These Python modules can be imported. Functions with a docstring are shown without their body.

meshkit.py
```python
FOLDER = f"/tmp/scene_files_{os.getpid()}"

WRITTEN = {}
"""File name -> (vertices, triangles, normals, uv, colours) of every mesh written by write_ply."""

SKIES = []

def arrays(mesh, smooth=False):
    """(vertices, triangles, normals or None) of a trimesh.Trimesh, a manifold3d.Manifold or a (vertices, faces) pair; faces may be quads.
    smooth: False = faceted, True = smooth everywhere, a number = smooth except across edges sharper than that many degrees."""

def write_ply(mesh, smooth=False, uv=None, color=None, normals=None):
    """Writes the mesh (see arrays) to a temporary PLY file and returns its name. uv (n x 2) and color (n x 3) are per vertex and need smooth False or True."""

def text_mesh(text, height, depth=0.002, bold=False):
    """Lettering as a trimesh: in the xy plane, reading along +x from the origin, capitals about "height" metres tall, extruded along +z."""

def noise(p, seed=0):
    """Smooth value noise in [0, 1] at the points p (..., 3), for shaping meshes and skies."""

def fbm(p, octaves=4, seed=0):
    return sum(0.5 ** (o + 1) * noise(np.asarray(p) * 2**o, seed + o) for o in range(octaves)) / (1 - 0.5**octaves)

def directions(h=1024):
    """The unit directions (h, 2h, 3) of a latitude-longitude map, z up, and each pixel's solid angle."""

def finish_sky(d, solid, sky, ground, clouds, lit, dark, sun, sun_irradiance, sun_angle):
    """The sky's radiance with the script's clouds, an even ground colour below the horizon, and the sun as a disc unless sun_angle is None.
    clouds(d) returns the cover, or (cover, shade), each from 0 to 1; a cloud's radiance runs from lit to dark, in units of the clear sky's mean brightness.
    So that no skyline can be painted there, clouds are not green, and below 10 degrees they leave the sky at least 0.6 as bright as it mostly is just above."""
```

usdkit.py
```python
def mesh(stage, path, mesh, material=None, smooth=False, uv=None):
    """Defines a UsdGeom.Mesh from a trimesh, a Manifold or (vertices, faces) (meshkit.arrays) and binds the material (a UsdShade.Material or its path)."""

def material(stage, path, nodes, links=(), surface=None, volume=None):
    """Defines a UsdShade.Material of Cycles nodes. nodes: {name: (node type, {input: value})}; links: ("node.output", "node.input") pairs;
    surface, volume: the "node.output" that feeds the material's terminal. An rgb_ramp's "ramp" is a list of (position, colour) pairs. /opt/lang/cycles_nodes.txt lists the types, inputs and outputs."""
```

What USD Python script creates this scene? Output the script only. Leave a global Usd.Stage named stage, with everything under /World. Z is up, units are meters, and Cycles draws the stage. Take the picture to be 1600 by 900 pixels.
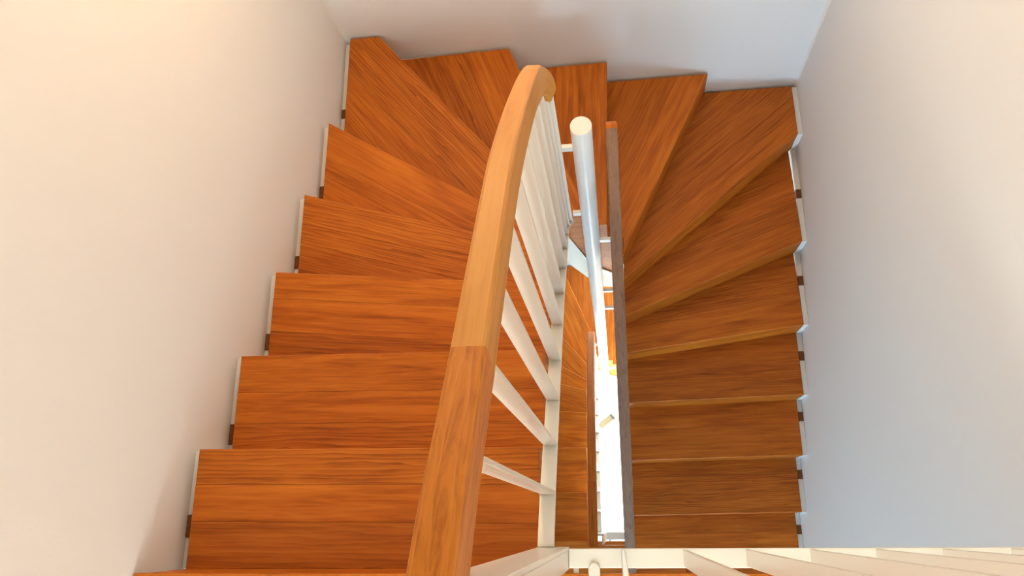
import math, random
import numpy as np
import usdkit
from mapbox_earcut import triangulate_float64 as earcut
from shapely.geometry import Polygon, box as sbox
from pxr import Usd, UsdGeom, UsdLux, Gf, Sdf, Vt

stage = Usd.Stage.CreateInMemory()
UsdGeom.SetStageUpAxis(stage, UsdGeom.Tokens.z)
UsdGeom.SetStageMetersPerUnit(stage, 1.0)
UsdGeom.Xform.Define(stage, '/World')
rng = random.Random(7)

# ------------------------------------------------------------------ levels (metres, z up, ground floor = 0)
RISE = 0.18
STOREY = 17 * RISE                      # 3.06
LANDING = 2 * STOREY                    # upper landing, 6.12
EYE = LANDING + 1.801                   # camera height
XL, XR, YB = -1.178, 1.026, 2.187       # wall faces
YN = -4.4                               # wall behind the camera
TOP = LANDING + 2.62                    # ceiling

# ------------------------------------------------------------------ camera
cam = UsdGeom.Camera.Define(stage, '/World/camera')
F_PX = 1173.353
ez, ex, ey = -0.00771170, 0.304033254, 0.134091331      # extrinsic z, x, y
def rx(a): c, s = math.cos(a), math.sin(a); return np.array([[1,0,0],[0,c,-s],[0,s,c]])
def ry(a): c, s = math.cos(a), math.sin(a); return np.array([[c,0,s],[0,1,0],[-s,0,c]])
def rz(a): c, s = math.cos(a), math.sin(a); return np.array([[c,-s,0],[s,c,0],[0,0,1]])
R = ry(ey) @ rx(ex) @ rz(ez)
m = np.eye(4); m[:3, :3] = R.T; m[3, :3] = (0, 0, EYE)
cam.AddTransformOp().Set(Gf.Matrix4d(m.tolist()))
cam.CreateHorizontalApertureAttr(36.0)
cam.CreateVerticalApertureAttr(36.0 * 900 / 1600)
cam.CreateFocalLengthAttr(36.0 * F_PX / 1600)
cam.CreateClippingRangeAttr(Gf.Vec2f(0.05, 100))
cam.CreateExposureAttr(0.14)

# ------------------------------------------------------------------ lights
LAMP_POS = (-0.38, 1.93, EYE - 1.02)               # pendant lamp over the winders, above the frame
LAMP_COL, LAMP_POW = (1.0, 0.60, 0.28), 70.0
DAY_COLS = ((0.46, 0.75, 1.0), (0.75, 0.96, 1.0), (0.90, 1.0, 0.96))
DAY_MID, DAY_GROUND, DAY_TOP = 62.0, 480.0, 60.0
def rect_light(path, pos, w, h, power, color):
    """daylight outside a window of the near wall, shining along +y"""
    l = UsdLux.RectLight.Define(stage, path)
    l.CreateWidthAttr(w); l.CreateHeightAttr(h)
    l.CreateIntensityAttr(power); l.CreateColorAttr(Gf.Vec3f(*color))
    l.AddTranslateOp().Set(Gf.Vec3d(*pos)); l.AddRotateXOp().Set(90.0)
    return l

# ------------------------------------------------------------------ materials
UsdGeom.Scope.Define(stage, '/World/Looks')
def wood(name, dark, mid, light, rough=0.45, cathedral=0.5, streak=1.0, broad=0.4, along=1.7, rot=0.0):
    """oak: uv x runs along the grain in metres"""
    n = {
        "tc": ("texture_coordinate", {}),
        "m1": ("mapping", {"scale": (along, 26.0 * streak, 1), "rotation": (0, 0, rot)}),
        "n1": ("noise_texture", {"scale": 1.6, "detail": 5, "roughness": 0.6, "distortion": 0.9}),
        "m4": ("mapping", {"scale": (1.1, 7.0, 1)}),
        "n4": ("noise_texture", {"scale": 1.5, "detail": 3, "roughness": 0.55, "distortion": 1.2}),
        "m2": ("mapping", {"scale": (7.0, 330.0, 1)}),
        "n2": ("noise_texture", {"scale": 1.0, "detail": 2, "roughness": 0.6}),
        "m3": ("mapping", {"scale": (0.55, 5.0, 1)}),
        "w": ("wave_texture", {"wave_type": "bands", "bands_direction": "y", "profile": "saw", "scale": 5.0, "distortion": 9.0, "detail": 2.0, "detail_scale": 1.3, "detail_roughness": 0.45}),
        "q": ("mix_float", {"fac": broad}),
        "a": ("mix_float", {"fac": 0.13 * cathedral}),
        "b": ("mix_float", {"fac": 0.13}),
        "r": ("rgb_ramp", {"ramp": [(0.28, dark), (0.5, mid), (0.74, light)]}),
        "bu": ("bump", {"strength": 0.10, "distance": 0.002}),
        "p": ("principled_bsdf", {"roughness": rough, "specular_ior_level": 0.22}),
    }
    k = [("tc.UV", "m1.vector"), ("m1.vector", "n1.vector"), ("tc.UV", "m2.vector"), ("m2.vector", "n2.vector"),
         ("tc.UV", "m3.vector"), ("m3.vector", "w.vector"), ("tc.UV", "m4.vector"), ("m4.vector", "n4.vector"),
         ("n1.fac", "q.a"), ("n4.fac", "q.b"), ("q.result", "a.a"), ("w.fac", "a.b"), ("a.result", "b.a"), ("n2.fac", "b.b"), ("b.result", "r.fac"),
         ("r.color", "p.base_color"), ("n2.fac", "bu.height"), ("bu.normal", "p.normal")]
    return usdkit.material(stage, f'/World/Looks/{name}', n, k, surface="p.BSDF")

def scale(c, s): return tuple(x * s for x in c)
D, M_, L_ = (0.18, 0.032, 0.0018), (0.51, 0.130, 0.0090), (0.71, 0.23, 0.022)
TREAD_MATS = [wood(f'oak_tread_{i}', scale(D, s), scale(M_, s), scale(L_, s), cathedral=c)
              for i, (s, c) in enumerate([(1.0, .5), (0.93, 1.0), (1.07, .3), (0.97, 1.6), (1.03, .7)])]
RAIL_PLAIN = wood('oak_rail_plain', (0.50, 0.185, 0.026), (0.66, 0.29, 0.055), (0.74, 0.36, 0.082), cathedral=.3, broad=.5)
RAIL_FIGURED = wood('oak_rail_figured', (0.30, 0.070, 0.005), (0.60, 0.195, 0.020), (0.72, 0.275, 0.042), cathedral=.9, streak=1.7, along=8.0, rot=0.38, broad=.2)
RAIL_SHADED = wood('oak_rail_shaded', (0.17, 0.085, 0.050), (0.31, 0.175, 0.11), (0.37, 0.22, 0.145), cathedral=.5, rough=.55, streak=1.5, along=14.0, rot=0.5, broad=.25)  # same oak, with the shade on the right handrail mixed into its color
BLOCK = wood('oak_block', (0.12, 0.045, 0.014), (0.19, 0.075, 0.026), (0.24, 0.10, 0.036), rough=0.55)

def paint(name, color, rough=0.5, bump=0.0, bscale=60.0, spec=0.4):
    n = {"g": ("geometry", {}), "n": ("noise_texture", {"scale": bscale, "detail": 3}),
         "bu": ("bump", {"strength": bump, "distance": 0.002}),
         "p": ("principled_bsdf", {"base_color": color, "roughness": rough, "specular_ior_level": spec})}
    k = [("g.position", "n.vector"), ("n.fac", "bu.height"), ("bu.normal", "p.normal")] if bump else []
    if not bump:
        n = {"p": n["p"]}
    return usdkit.material(stage, f'/World/Looks/{name}', n, k, surface="p.BSDF")
PLASTER = paint('white_plaster', (0.87, 0.865, 0.845), 0.75, 0.12, 160.0, 0.25)
CEILING = paint('ceiling_paint', (0.84, 0.83, 0.81), 0.8)
STEEL = paint('cream_powder_coat', (0.86, 0.83, 0.74), 0.3, spec=0.4)
POLE = paint('white_powder_coat', (0.84, 0.84, 0.80), 0.3, spec=0.4)
TRIM = paint('white_gloss_trim', (0.84, 0.83, 0.80), 0.45)
TILE = paint('white_floor', (0.86, 0.86, 0.84), 0.35)
BEIGE = paint('beige_wood', (0.26, 0.19, 0.11), 0.5)
DARKCAP = paint('grey_cap', (0.10, 0.09, 0.08), 0.5)
GLOBE = usdkit.material(stage, '/World/Looks/lamp_globe', {"e": ("emission", {"color": LAMP_COL, "strength": 6.0})}, surface="e.emission")

# ------------------------------------------------------------------ mesh helpers
class MB:
    """collects unshared faces with uv into one mesh"""
    def __init__(s): s.v, s.f, s.uv, s.n = [], [], [], 0
    def add(s, v, f, uv=None):
        v = np.asarray(v, float); f = np.asarray(f, int)
        if f.shape[1] == 4: f = np.vstack([f[:, [0, 1, 2]], f[:, [0, 2, 3]]])
        s.v.append(v); s.f.append(f + s.n); s.n += len(v)
        s.uv.append(np.zeros((len(v), 2)) if uv is None else np.asarray(uv, float))
    def quad(s, a, b, c, d, uv=None):
        s.add([a, b, c, d], [[0, 1, 2, 3]], uv)
    def arrays(s): return np.vstack(s.v), np.vstack(s.f), np.vstack(s.uv)

def put(path, mb, mat, smooth=False):
    v, f, uv = mb.arrays()
    return usdkit.mesh(stage, path, (v, f), mat, smooth=smooth, uv=uv).GetPrim()

_used = {}
def free(parent, name):
    k = parent + '/' + name; i = _used.get(k, 0); _used[k] = i + 1
    return k if i == 0 else f'{k}_{i:03d}'
def part(parent, name, mb, mat, smooth=False, label=None, kind=None):
    pr = put(free(str(parent.GetPath()) if not isinstance(parent, str) else parent, name), mb, mat, smooth)
    if label: pr.SetCustomDataByKey('label', label)
    if kind: pr.SetCustomDataByKey('kind', kind)
    return pr
def tag(pr, label=None, cat=None, group=None, kind=None):
    for k, x in (('label', label), ('category', cat), ('group', group), ('kind', kind)):
        if x: pr.SetCustomDataByKey(k, x)
    return pr
def holder(parent, name):
    return UsdGeom.Xform.Define(stage, free(str(parent.GetPath()) if not isinstance(parent, str) else parent, name)).GetPrim()
def thing(name, label, cat, group=None, kind=None):
    return tag(holder('/World', name), label, cat, group, kind)
def copy_thing(src, name, offset, label, cat, group=None):
    x = UsdGeom.Xform.Define(stage, free('/World', name))
    x.AddTranslateOp().Set(Gf.Vec3d(*offset))
    pr = x.GetPrim(); pr.GetReferences().AddInternalReference(src.GetPath()); pr.SetInstanceable(True)
    return tag(pr, label, cat, group)

def ccw(p):
    p = [np.array(q, float) for q in p]
    a = sum(p[i][0] * p[(i + 1) % len(p)][1] - p[(i + 1) % len(p)][0] * p[i][1] for i in range(len(p)))
    return p if a > 0 else p[::-1]
def inset(p, dist):
    """mitred inset of a counter-clockwise polygon; dist per edge i -> i+1"""
    n, out = len(p), []
    for i in range(n):
        e0, e1 = p[i] - p[i - 1], p[(i + 1) % n] - p[i]
        e0, e1 = e0 / np.linalg.norm(e0), e1 / np.linalg.norm(e1)
        n0, n1 = np.array([-e0[1], e0[0]]), np.array([-e1[1], e1[0]])
        d0, d1 = dist[i - 1], dist[i]
        A = np.array([n0, n1]); 
        if abs(np.linalg.det(A)) < 1e-4: out.append(p[i] + n1 * d1)
        else: out.append(np.linalg.solve(A, [n0 @ p[i] + d0, n1 @ p[i] + d1]))
    return out
def tri(p):
    return np.asarray(earcut(np.asarray(p, float), np.array([len(p)], np.uint32))).reshape(-1, 3).astype(int)
def slab(p, z0, z1, frame=None, chamfer=0.002, per_edge=None, off=(0, 0)):
    """prism over plan polygon p with chamfered top edges. frame: (origin, grain direction) for the uv"""
    p = ccw(p); n = len(p)
    ch = per_edge(p) if per_edge else [chamfer] * n
    q = inset(p, ch); c = max(ch)
    o, g = frame if frame else (np.zeros(2), np.array([1.0, 0]))
    h = np.array([-g[1], g[0]])
    U = lambda a: np.array([(a[:2] - o) @ g + off[0], (a[:2] - o) @ h + off[1]])
    mb = MB(); t = tri(q); P = lambda a, z: np.array([a[0], a[1], z])
    mb.add([P(a, z1) for a in q], t, [U(a) for a in q])
    t = tri(p); mb.add([P(a, z0) for a in p], t[:, ::-1], [U(a) for a in p])
    for i in range(n):
        j = (i + 1) % n; zi = z1 - max(c, .0008)
        e = (p[j] - p[i]); along = abs(e @ g) > 0.7 * np.linalg.norm(e)
        ua, ub = U(p[i]), U(p[j])
        sh = np.array([0, .05]) if along else np.array([.02, 0])
        mb.quad(P(p[i], z0), P(p[j], z0), P(p[j], zi), P(p[i], zi), [ua - sh, ub - sh, ub, ua])
        mb.quad(P(p[i], zi), P(p[j], zi), P(q[j], z1), P(q[i], z1), [ua, ub, U(q[j]), U(q[i])])
    return mb
def bx(x0, x1, y0, y1, z0, z1, c=0.002, mb=None):
    """box with all edges chamfered"""
    mb = mb or MB()
    c = min(c, .45 * min(x1 - x0, y1 - y0, z1 - z0))
    lo, hi = np.array([x0, y0, z0]), np.array([x1, y1, z1])
    uvq = lambda q, a: [np.delete(np.array(k), a) for k in q]
    for a in range(3):
        b, d = (a + 1) % 3, (a + 2) % 3
        for s in (0, 1):
            q = []
            for (i, j) in ((0, 0), (1, 0), (1, 1), (0, 1)):
                v = np.zeros(3); v[a] = (lo, hi)[s][a]
                v[b] = (lo[b] + c, hi[b] - c)[i]; v[d] = (lo[d] + c, hi[d] - c)[j]; q.append(v)
            if s == 0: q = q[::-1]
            mb.quad(*q, uvq(q, a))
        # edges parallel to a
        for s in (0, 1):
            for t in (0, 1):
                vb, vd = (lo, hi)[s][b], (lo, hi)[t][d]
                ib, id_ = vb + (c, -c)[s], vd + (c, -c)[t]
                q = []
                for (e, first) in ((0, 1), (1, 1), (1, 0), (0, 0)):
                    v = np.zeros(3); v[a] = (lo[a] + c, hi[a] - c)[e]
                    v[b], v[d] = (vb, id_) if first else (ib, vd); q.append(v)
                if s != t: q = q[::-1]
                mb.quad(*q, uvq(q, b))
    for s in np.ndindex(2, 2, 2):
        o = np.array([(lo, hi)[s[k]][k] for k in range(3)]); i = np.array([o[k] + (c, -c)[s[k]] for k in range(3)])
        t3 = [np.where(np.arange(3) == k, o, i) for k in range(3)]
        if sum(s) % 2 == 0: t3 = t3[::-1]
        mb.add(t3, [[0, 1, 2]], [t[:2] for t in t3])
    return mb
def prism_x(poly, x0, x1, c=0.002, mb=None):
    """polygon in (y, z) extruded along x, plain edges"""
    mb = mb or MB(); p = ccw(poly); t = tri(p)
    mb.add([(x1, *a) for a in p], t, p); mb.add([(x0, *a) for a in p], t[:, ::-1], p)
    for i in range(len(p)):
        a, b = p[i], p[(i + 1) % len(p)]
        mb.quad((x0, *a), (x0, *b), (x1, *b), (x1, *a), [a, b, b + .03, a + .03])
    return mb
def prism_y(poly, y0, y1, mb=None):
    """polygon in (x, z) extruded along y"""
    mb = mb or MB(); p = ccw(poly); t = tri(p)
    P = lambda a, y: (a[0], y, a[1])
    mb.add([P(a, y0) for a in p], t, p); mb.add([P(a, y1) for a in p], t[:, ::-1], p)
    for i in range(len(p)):
        a, b = p[i], p[(i + 1) % len(p)]
        mb.quad(P(a, y1), P(b, y1), P(b, y0), P(a, y0), [a, b, b + .03, a + .03])
    return mb
def cyl(cx, cy, z0, z1, r, seg=40, c=0.003, mb=None):
    mb = mb or MB(); a = np.arange(seg + 1) / seg * 2 * math.pi
    ring = lambda rr, z: np.stack([cx + rr * np.cos(a), cy + rr * np.sin(a), np.full(seg + 1, z)], 1)
    st = [(r, z0), (r, z1 - c), (r - c, z1)]
    for (ra, za), (rb, zb) in zip(st, st[1:]):
        A, B = ring(ra, za), ring(rb, zb)
        mb.add(np.vstack([A, B]), [[i, i + 1, seg + 2 + i, seg + 1 + i] for i in range(seg)])
    for rr, z, s in ((r, z0, -1), (r - c, z1, 1)):
        mb.add(np.vstack([[[cx, cy, z]], ring(rr, z)]), [[0, i + 1, i + 2][::s] for i in range(seg)])
    return mb
def spline(pts, n):
    """Catmull-Rom through the points, n samples per span"""
    p = np.array(pts, float); p = np.vstack([2 * p[0] - p[1], p, 2 * p[-1] - p[-2]]); out = []
    for i in range(1, len(p) - 2):
        for t in np.arange(n) / n:
            a, b, c, d = p[i - 1:i + 3]
            out.append(.5 * (2 * b + (c - a) * t + (2 * a - 5 * b + 4 * c - d) * t * t + (3 * b - a - 3 * c + d) * t ** 3))
    return np.array(out + [p[-2]])
def ribbon_rail(topl, botl, x0, x1, c=0.006, off=(0, 0), warp=None):
    """bar between top and bottom (y, z) profiles of equal length, from x0 to x1, rounded edges; grain along the length"""
    mb = MB(); n = len(topl)
    s = np.concatenate([[0], np.cumsum(np.linalg.norm(np.diff(topl, axis=0), axis=1))]) + off[0]
    d = botl - topl; d /= np.linalg.norm(d, axis=1)[:, None]
    hgt = np.linalg.norm(botl - topl, axis=1)
    def st(x, k):
        p = np.column_stack([np.full(n, x), topl + d * k[:, None]])
        return warp(p) if warp else p
    H = hgt
    prof = [(x0 + c, 0 * H), (x1 - c, 0 * H), (x1 - .3 * c, 0 * H + .3 * c), (x1, 0 * H + c), (x1, H - c), (x1 - c, H), (x0 + c, H), (x0, H - c), (x0, 0 * H + c), (x0 + .3 * c, 0 * H + .3 * c)]
    v0 = 0.0
    m_ = len(prof)
    for i in range(m_):
        A, B = st(*prof[i]), st(*prof[(i + 1) % m_])
        w = np.linalg.norm(B - A, axis=1).mean()
        uv = np.vstack([np.column_stack([s, np.full(n, v0 + off[1])]), np.column_stack([s, np.full(n, v0 + w + off[1])])])
        v0 += w
        mb.add(np.vstack([A, B]), [[k, n + k, n + k + 1, k + 1][::-1] for k in range(n - 1)], uv)
    for e, sg in ((0, 1), (n - 1, -1)):
        ring = [st(*q)[e] for q in prof]
        mb.add([np.mean(ring, axis=0)] + ring, [[0, i + 1, (i + 1) % m_ + 1][::sg] for i in range(m_)],
               [(q[1] * .3, q[2] * 3) for q in [np.mean(ring, axis=0)] + ring])
    return mb

# ------------------------------------------------------------------ the setting: walls, ceiling, floors
def wall(name, mb): return tag(put('/World/' + name, mb, PLASTER), kind='structure')
wall('wall_left', bx(XL - .2, XL, YN - .2, YB + .2, -.3, TOP + .2))
wall('wall_right', bx(XR, XR + .2, YN - .2, YB + .2, -.3, TOP + .2))
wall('wall_back', bx(XL, XR, YB, YB + .2, -.3, TOP + .2))
# near wall with one window per lower storey
WIN = [(-1.05, .3, STOREY + .08, STOREY + .9), (-.95, .85, .08, 2.35), (-1.1, .35, LANDING + 1.15, LANDING + 2.35)]
nb = MB()
zc = -.3
for x0, x1, z0, z1 in sorted(WIN, key=lambda w: w[2]):
    bx(XL, XR, YN - .2, YN, zc, z0, mb=nb)
    bx(XL, x0, YN - .2, YN, z0, z1, mb=nb); bx(x1, XR, YN - .2, YN, z0, z1, mb=nb)
    zc = z1
bx(XL, XR, YN - .2, YN, zc, TOP + .2, mb=nb)
wall('wall_front', nb)
tag(put('/World/ceiling', bx(XL, XR, YN, YB, TOP, TOP + .2), CEILING), kind='structure')
for i, (x0, x1, z0, z1) in enumerate(WIN):
    w = holder('/World', f'window_{i + 1}'); tag(w, kind='structure')
    f = MB()
    for a in ((x0, x0 + .06, z0, z1), (x1 - .06, x1, z0, z1), (x0 + .06, x1 - .06, z0, z0 + .06), (x0 + .06, x1 - .06, z1 - .06, z1), ((x0 + x1) / 2 - .03, (x0 + x1) / 2 + .03, z0 + .06, z1 - .06)):
        bx(a[0], a[1], YN - .14, YN - .08, a[2], a[3], mb=f)
    part(w, 'window_frame', f, TRIM)
    rect_light(str(w.GetPath()) + '/daylight', ((x0 + x1) / 2, YN - .25, (z0 + z1) / 2), x1 - x0, z1 - z0, (DAY_MID, DAY_GROUND, DAY_TOP)[i] / ((x1 - x0) * (z1 - z0)), DAY_COLS[i])
tag(put('/World/floor', bx(XL, XR, YN, YB, -.2, 0), TILE), kind='structure')
Y0 = -0.108                                         # landing edge
def landing(name, z):
    fl = holder('/World', name); tag(fl, kind='structure')
    part(fl, 'slab', bx(XL, XR, YN, Y0 - .02, z - .24, z - .022), PLASTER)
    y, k = Y0, 0
    while y > YN:
        w = rng.choice((.1, .13, .15)); y1 = max(y - w, YN)
        xs = [XL + .004] + sorted(rng.uniform(XL + .4, XR - .4) for _ in range(1 if k else 0)) + [XR - .004]
        for xa, xb in zip(xs, xs[1:]):
            part(fl, 'floor_board', slab([(xa, y1), (xb, y1), (xb, y), (xa, y)], z - .022, z, chamfer=.001, off=(rng.uniform(0, 40), rng.uniform(0, 40))), rng.choice(TREAD_MATS))
        y = y1; k += 1
    return fl
landing('floor_001', STOREY); landing('floor_002', LANDING)
# white strips standing in for edge highlights in the two far corners
for n_, x0, s in (('highlight_strip_1', XL, 1), ('highlight_strip_2', XR, -1)):
    w = .012
    tag(put('/World/' + n_, slab([(x0, YB), (x0 + s * w, YB), (x0 + s * w * .35, YB - w * .35), (x0, YB - w)], .01, TOP, chamfer=.001), TRIM), kind='structure')

# ------------------------------------------------------------------ staircase (plan measured from the photograph)
XI_L, XI_R, YI = -0.200, 0.080, 1.310               # inner ends of the steps: left flight, right flight, far end of the well
XO_L, XO_R, YO = -1.145, 0.998, 2.173
NOSE = {0: ((XI_L, Y0), (XO_L, Y0)), 1: ((XI_L, .190), (XO_L, .203)), 2: ((XI_L, .490), (XO_L, .505)), 3: ((XI_L, .752), (XO_L, .841)),
        4: ((XI_L, .942), (XO_L, 1.216)), 5: ((XI_L, 1.052), (XO_L, 1.629)), 6: ((XI_L, 1.215), (-1.006, YO)), 7: ((-.080, YI), (-.418, YO)),
        8: ((.006, YI), (.044, YO)), 9: ((XI_R, 1.238), (.551, YO)), 10: ((XI_R, 1.155), (XO_R, 1.897)), 11: ((XI_R, 1.018), (XO_R, 1.377)),
        12: ((XI_R, .860), (XO_R, .979)), 13: ((XI_R, .621), (XO_R, .641)), 14: ((XI_R, .328), (XO_R, .342)), 15: ((XI_R, .037), (XO_R, .048)), 16: ((XI_R, -.255), (XO_R, -.247))}
EXTRA_OUT = {6: (XO_L, YO), 10: (XO_R, YO)}
EXTRA_IN = {7: (XI_L, YI), 9: (XI_R, YI)}
THICK, RT = .040, .020
ZS = lambda k: LANDING - k * RISE
UREG = Polygon([(XO_L, -3), (XO_R, -3), (XO_R, YO), (XO_L, YO)]).difference(sbox(XI_L, -4, XI_R, YI))
def down_dir(k):
    a, b = map(np.array, NOSE[k]); e = b - a
    n = np.array([-e[1], e[0]]) / np.linalg.norm(e)          # perpendicular
    # travel runs +y on the left, +x at the far end, -y on the right
    mid = (a + b) / 2; t = np.array([0, 1.]) if k <= 4 else np.array([0, -1.]) if k >= 12 else np.array([1., .9 - .3 * (k - 5)])
    return n if n @ t > 0 else -n
stair = thing('staircase', 'orange oak winder staircase turning down around the narrow well, its steps filling the picture', 'staircase', None)
for k in range(1, 17):
    a, b = map(np.array, NOSE[k]); a0, b0 = map(np.array, NOSE[k - 1])
    back = down_dir(k - 1) * RT
    a0, b0 = a0 - back, b0 - back
    pts = [a, b] + ([np.array(EXTRA_OUT[k])] if k in EXTRA_OUT else []) + [b0, a0] + ([np.array(EXTRA_IN[k])] if k in EXTRA_IN else [])
    P = Polygon(pts).buffer(0).intersection(UREG)
    if P.geom_type != 'Polygon': P = max(P.geoms, key=lambda g: g.area)
    z = ZS(k); g = (b - a) / np.linalg.norm(b - a); dn = down_dir(k)
    step = holder(stair, 'step')
    # glued boards parallel to the nose
    far = max((a - np.array(c)) @ dn for c in P.exterior.coords)
    cuts, s = [0.0], 0.0
    while True:
        s += rng.choice((.075, .095, .115, .135))
        if s > far - .05: break
        cuts.append(s)
    cuts.append(far + .01)
    for c0, c1 in zip(cuts, cuts[1:]):
        strip = Polygon([a - dn * c0 + g * 4, a - dn * c0 - g * 4, a - dn * c1 - g * 4, a - dn * c1 + g * 4])
        Q = P.intersection(strip)
        for q in ([Q] if Q.geom_type == 'Polygon' else list(getattr(Q, 'geoms', []))):
            if q.geom_type != 'Polygon' or q.area < 2e-4: continue
            q = q.simplify(1e-5)
            co = [np.array(x) for x in q.exterior.coords[:-1]]
            front = c0 == 0.0
            def pe(pp, front=front):
                out = []
                for i in range(len(pp)):
                    mid = (pp[i] + pp[(i + 1) % len(pp)]) / 2
                    d = (a - mid) @ dn
                    out.append(.004 if (front and abs(d) < 1e-3) else .0005 if (abs(d - c0) < 1e-3 or abs(d - c1) < 1e-3) else .002)
                return out
            part(step, 'board', slab(co, z - THICK, z, (a, g), per_edge=pe, off=(rng.uniform(0, 60), rng.uniform(0, 60))), rng.choice(TREAD_MATS))
    # closed riser, flush with the nose
    ri = np.array([a, b, b - dn * RT, a - dn * RT])
    zb = ZS(k + 1) if k < 16 else ZS(17)
    part(step, 'riser', slab(list(ri), zb, z - THICK, (a, g), chamfer=.0005, off=(rng.uniform(0, 60), rng.uniform(0, 60))), rng.choice(TREAD_MATS))
# riser under the landing edge
a, b = map(np.array, NOSE[0])
part(stair, 'riser', slab([a, b, b - (0, RT), a - (0, RT)], ZS(1), LANDING - .022, (a, np.array([1., 0])), chamfer=.0005, off=(3, 5)), TREAD_MATS[0])
# white zigzag wall stringers in the gap beside the steps
def zigzag(seq, end, drop=.26, lift=.030):
    """seq: [(position of the nose, level index)], walking down; end: start position"""
    top = []; pos = end
    for s, k in seq:
        top += [(pos, ZS(k) - lift), (s, ZS(k) - lift)]; pos = s
    bot = [(p[0], p[1] - drop) for p in (top[-1], top[0])]
    return top + bot
left_seq = [(NOSE[k][1][1], k) for k in range(1, 6)] + [(YO, 6)]
part(stair, 'wall_stringer', prism_x(zigzag(left_seq, Y0, lift=.040), XL + .001, XO_L - .004), TRIM, label='white zigzag stringer along the left wall')
back_seq = [(NOSE[k][1][0], k) for k in range(6, 10)] + [(XO_R, 10)]
part(stair, 'wall_stringer', prism_y(zigzag(back_seq, XL + .035), YO + .002, YB - .001), TRIM, label='white zigzag stringer along the far wall')
right_seq = [(NOSE[k][1][1], k) for k in range(10, 17)]
part(stair, 'wall_stringer', prism_x(zigzag(right_seq, YO, lift=.010), XO_R + .002, XR - .001), TRIM, label='white zigzag stringer along the right wall')
# small dark bearing blocks bridging the gap
for k, y0, y1 in ((1, -.03, .03), (2, .237, .299), (3, .573, .63), (4, .928, .978), (5, 1.298, 1.352), (6, 1.777, 1.822)):
    part(stair, 'bearing_block', bx(XL + .001, XO_L - .001, y0, y1, ZS(k) - .09, ZS(k) - .034, .002), BLOCK)
for k, y0, y1 in ((11, 1.618, 1.667), (12, 1.195, 1.246), (13, .826, .876), (14, .525, .575), (15, .226, .276), (16, -.07, -.02)):
    part(stair, 'bearing_block', bx(XO_R + .001, XR - .001, y0, y1, ZS(k) - .07, ZS(k) - .004, .002), BLOCK)
# far end of the well: wooden ends of the three inner winders over a white steep stringer plate
dz = EYE
diag = [(-.198, dz - 3.26), (-.174, dz - 3.373), (-.11, dz - 3.66), (-.05, dz - 3.83), (.078, dz - 4.0)]
part(stair, 'end_panel', prism_y([(XI_L, ZS(7) - THICK), (-.082, ZS(7) - THICK), (-.082, ZS(8) - THICK), (.004, ZS(8) - THICK), (.004, ZS(9) - THICK), (.112, ZS(9) - THICK), (.112, ZS(10)), (XI_R, ZS(10)), (XI_R, dz - 4.05), (-.05, dz - 3.88), (-.11, dz - 3.71), (XI_L, dz - 3.32)], YI + .003, YI + .018), TREAD_MATS[1])
part(stair, 'end_panel', bx(XI_R + .001, XI_R + .011, 1.262, YI + .002, ZS(10), ZS(9) - THICK, .001), TREAD_MATS[1])
part(stair, 'well_stringer', prism_y(diag + [(.078, dz - 4.2), (-.05, dz - 4.16), (-.198, dz - 3.75)], YI - .007, YI + .001), STEEL, label='white steep stringer plate at the far end of the well')

# ------------------------------------------------------------------ railings
E_ = lambda pts: np.array([(y, EYE + z) for y, z in pts])
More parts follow.
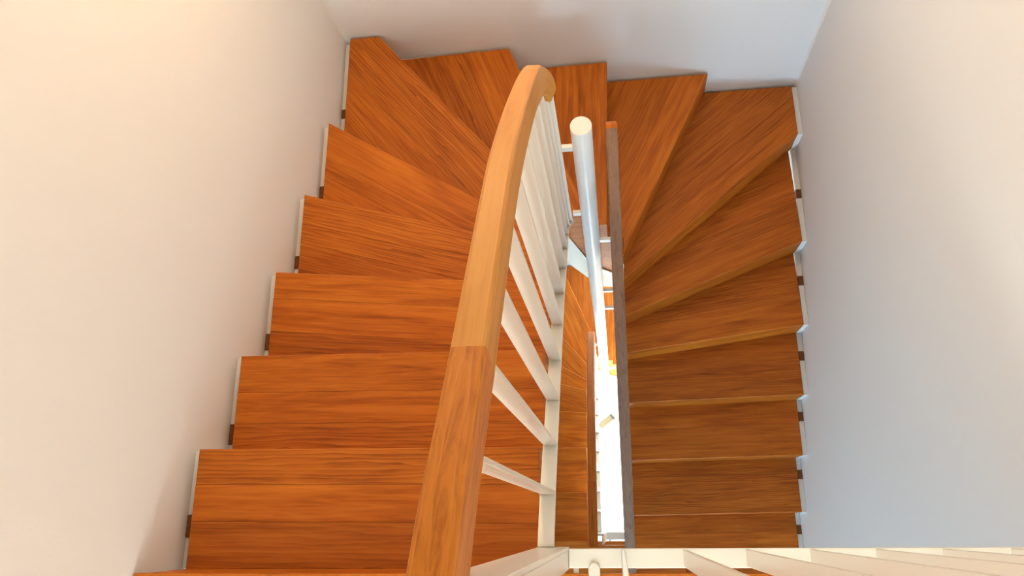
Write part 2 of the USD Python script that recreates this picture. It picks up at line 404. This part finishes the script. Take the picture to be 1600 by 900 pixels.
# the left railing runs along y and turns right at the far end of the well: (x, s, z) -> plan
BEND, BR, BX = 1.13, .20, -.168
def warp(p):
    p = np.array(p, float); s = p[:, 1].copy(); o = p[:, 0] - BX
    t = np.clip((s - BEND) / BR, 0, None)
    bent = s > BEND
    p[bent, 0] = BX + BR - (BR - o[bent]) * np.cos(t[bent])
    p[bent, 1] = BEND + (BR - o[bent]) * np.sin(t[bent])
    return p
TOPL = [(-.10, -.655), (.011, -.716), (.132, -.802), (.322, -.932), (.483, -1.042), (.60, -1.128), (.755, -1.268), (.915, -1.428), (1.03, -1.553), (1.12, -1.660), (1.17, -1.735), (1.205, -1.80), (1.228, -1.87), (1.232, -1.925)]
BOTL = [(-.10, -.735), (.000, -.790), (.112, -.868), (.290, -.995), (.450, -1.108), (.565, -1.196), (.715, -1.333), (.870, -1.490), (.97, -1.605), (1.055, -1.710), (1.10, -1.775), (1.135, -1.83), (1.165, -1.885), (1.175, -1.925)]
RX0, RX1 = -.190, -.145
BARL = [(-.05, -1.790), (-.031, -1.799), (.07, -1.866), (.196, -1.968), (.38, -2.127), (.61, -2.332), (.753, -2.456), (.888, -2.605), (1.047, -2.765), (1.12, -2.838), (1.18, -2.895), (1.218, -2.932)]
zi = lambda path, y: float(np.interp(y, *(path[np.argsort(path[:, 0])].T)))
def lower(path, t):
    d = np.gradient(path, axis=0); d /= np.linalg.norm(d, axis=1)[:, None]
    return path + np.column_stack([d[:, 1], -d[:, 0]]) * t if d[0, 0] > 0 else path - np.column_stack([d[:, 1], -d[:, 0]]) * t
def left_railing(label, dx, dz, bend, tones, mats=(RAIL_PLAIN, RAIL_FIGURED)):
    rail = thing('stair_railing', label, 'railing')
    wp = lambda p: (warp(p) if bend else np.asarray(p, float)) + (dx, 0, 0)
    def wq(p):                                              # bottom bar: follows the bend sideways, its ends stay square
        p = np.array(p, float); c = p.copy(); c[:, 0] = BX
        return p + (wp(c) - c) * (1, 1, 0)
    up = np.array([0, dz])
    tl, bl, bt = spline(E_(TOPL), 8) + up, spline(E_(BOTL), 8) + up, spline(E_(BARL), 6) + up
    cut = int(np.argmin(np.abs(tl[:, 0] - .19)))
    part(rail, 'handrail', ribbon_rail(tl[cut:], bl[cut:], RX0, RX1, off=(11, 4), warp=wp), mats[0], smooth=True, label=tones[0])
    part(rail, 'handrail', ribbon_rail(tl[:cut + 1], bl[:cut + 1], RX0, RX1, off=(2, 7), warp=wp), mats[1], smooth=True, label=tones[1])
    part(rail, 'bottom_bar', ribbon_rail(bt, lower(bt, .012), -.188, -.150, c=.0015, warp=wq), STEEL, smooth=True)
    for y in (.071, .196, .33, .469, .61, .753, .895, 1.02, 1.115, 1.175, 1.210):
        sb = bx(-.186, -.151, y - .004, y + .004, zi(bt, y) - .0005, zi(bl, min(y, 1.165)) + .001, .0012)
        sh = wp([[BX, y, 0]])[0] - (BX, y, 0)               # the last ones follow the bend, still facing along the flight
        sb.v = [v + sh * (1, 1, 0) for v in sb.v]
        part(rail, 'baluster', sb, STEEL)
    return rail
left_railing('cream flat-slat railing on the left of the well under a bright arched oak handrail', 0, 0, True,
             ('upper curved length of the handrail, pale straight grain', 'nearest length of the handrail, darker wavy grain'))
left_railing('lower railing with a thin orange handrail, deep in the stairwell beside the bright floor', .037, -STOREY, False, (None, None), (TREAD_MATS[2], TREAD_MATS[0]))
# right-hand railing, seen from straight above
RR = [(1.455, -2.56), (1.425, -2.525), (1.39, -2.53), (1.20, -2.645), (1.0, -2.77), (.70, -2.955), (.40, -3.135), (.04, -3.36), (-.25, -3.54)]
tr = spline(E_(RR), 6); br = lower(tr, .058)
rail2 = thing('stair_railing', 'right-hand railing of the well with a narrow handrail tinted dull brown for its shade, seen from above', 'railing', None)
e_ = 11
part(rail2, 'handrail', ribbon_rail(tr[e_:][::-1], br[e_:][::-1], .016, .061, off=(23, 9)), RAIL_SHADED, smooth=True)
part(rail2, 'rail_end_lit', ribbon_rail(tr[:e_ + 1][::-1], br[:e_ + 1][::-1], .016, .061, off=(5, 3)), TREAD_MATS[2], smooth=True, label='lit end of the same handrail, left in unshaded orange oak')  # lit end of the rail, colored without the painted shade
BARR = [(1.295, -3.545), (1.238, -3.585), (1.155, -3.66), (1.018, -3.80), (.860, -3.97), (.621, -4.15), (.328, -4.33), (.037, -4.51), (-.255, -4.70)]
bt2 = spline(E_(BARR), 6); 
part(rail2, 'bottom_bar', ribbon_rail(bt2[::-1], lower(bt2, .012)[::-1], .034, .072, c=.0015), STEEL, smooth=True)
for y in (1.28, 1.19, 1.08, .95, .81, .67, .53, .39, .25, .11, -.03, -.17):
    part(rail2, 'baluster', bx(.023, .058, y - .004, y + .004, zi(bt2, y) - .0005, zi(br, y) + .001, .0012), STEEL)

# guard along the landing edge
def guard(z, label, x_end, count, dx=0.0):
    g = thing('guard_railing', label, 'railing')
    part(g, 'bottom_bar', bx(-.119 + dx, x_end, -.097, -.055, z - .012, z, .0015), STEEL)
    zt = z + 1.02
    part(g, 'handrail', bx(RX0 + dx, x_end, -.157, -.102, zt, zt + .06, .006), RAIL_FIGURED)
    part(g, 'corner_post', bx(-.190 + dx, -.1195 + dx, -.060, -.052, z - .05, z + 1.0, .0012, bx(-.1275 + dx, -.1195 + dx, -.100, -.060, z - .05, z + 1.0, .0012)), STEEL)
    for i in range(count):
        x = .004 + .1355 * i
        part(g, 'baluster', bx(x - .004, x + .004, -.094, -.058, z - .003, zt + .01, .0012), STEEL)
    for x in (-.103 + dx, .41, .92)[:1 if x_end < .5 else 3]:
        part(g, 'bracket', bx(x - .006, x + .006, -.13, -.09, z - .02, z - .008, .001), STEEL)
    return g
g1 = guard(LANDING, 'cream flat-slat guard railing along the landing edge at the bottom of the picture', XR - .002, 8)
# rounded steel fixing tab on the landing edge
tb = MB(); a = np.linspace(0, math.pi, 15)
tab = [(-.062 + .013 * math.cos(t), -.100 + .016 * math.sin(t)) for t in a] + [(-.075, -.14), (-.049, -.14)]
part(g1, 'fixing_tab', slab(tab, LANDING - .004, LANDING + .006, chamfer=.002), STEEL)

# ------------------------------------------------------------------ round newel pole through the well
PX, PY, PR = -.066, 1.255, .0365
pole = thing('newel_pole', 'tall round white steel pole standing in the stairwell with a flat top', 'pole')
PTOP = EYE - 2.222
part(pole, 'shaft', cyl(PX, PY, .012, PTOP, PR, 64), POLE)
part(pole, 'base_plate', cyl(PX, PY, .0005, .014, .075, 40), POLE)
BRK = [(-.140, PX - .03, -2.355), (-.135, PX - .03, -2.94), (PX + .03, .024, -3.275)]
for x0, x1, z in BRK + [(PX + .03, .034, -4.08), (PX + .03, .034, -4.44)] + [(x0, x1, z - STOREY) for x0, x1, z in BRK]:
    part(pole, 'bracket', bx(x0, x1, PY - .008, PY + .008, EYE + z - .03, EYE + z, .0015), POLE)

# ------------------------------------------------------------------ the storey below: the same staircase and railings again
off = (0, 0, -STOREY)
copy_thing(stair, 'staircase', off, 'lower flight of the oak staircase glimpsed through the narrow stairwell', 'staircase')
guard(STOREY, 'short white guard railing across the well at the bottom of the bright stairwell gap', .03, 0, .037)

# beige piece on the bright ground floor
ang = math.atan2(.102, .137)
bk = thing('wooden_block', 'small beige wooden piece lying on the bright white floor at the bottom of the well', 'wooden block')
c_, s_ = math.cos(ang), math.sin(ang)
def rot(mb, ox, oy):
    for i, v in enumerate(mb.v): mb.v[i] = np.column_stack([ox + v[:, 0] * c_ - v[:, 1] * s_, oy + v[:, 0] * s_ + v[:, 1] * c_, v[:, 2]])
    return mb
part(bk, 'body', rot(bx(-.085, .075, -.03, .03, 0, .05, .004), -.094, .996), BEIGE)
part(bk, 'cap', rot(bx(.075, .09, -.032, .032, 0, .052, .003), -.094, .996), DARKCAP, label='dark grey end cap')

# ------------------------------------------------------------------ warm pendant lamp over the winders (above the frame)
x, y, z = LAMP_POS
lp = thing('pendant_lamp', 'warm globe pendant lamp hanging from the ceiling above the winder steps', 'lamp')
part(lp, 'ceiling_rose', cyl(x, y, TOP - .03, TOP - .0005, .06), TRIM)
part(lp, 'cable', cyl(x, y, z + .15, TOP - .03, .004, 12, .001), TRIM)
part(lp, 'socket', cyl(x, y, z + .09, z + .15, .025, 24), TRIM)
sl = UsdLux.SphereLight.Define(stage, str(lp.GetPath()) + '/bulb')
sl.CreateRadiusAttr(.085); sl.CreateColorAttr(Gf.Vec3f(*LAMP_COL)); sl.CreateIntensityAttr(LAMP_POW)
sl.AddTranslateOp().Set(Gf.Vec3d(x, y, z))
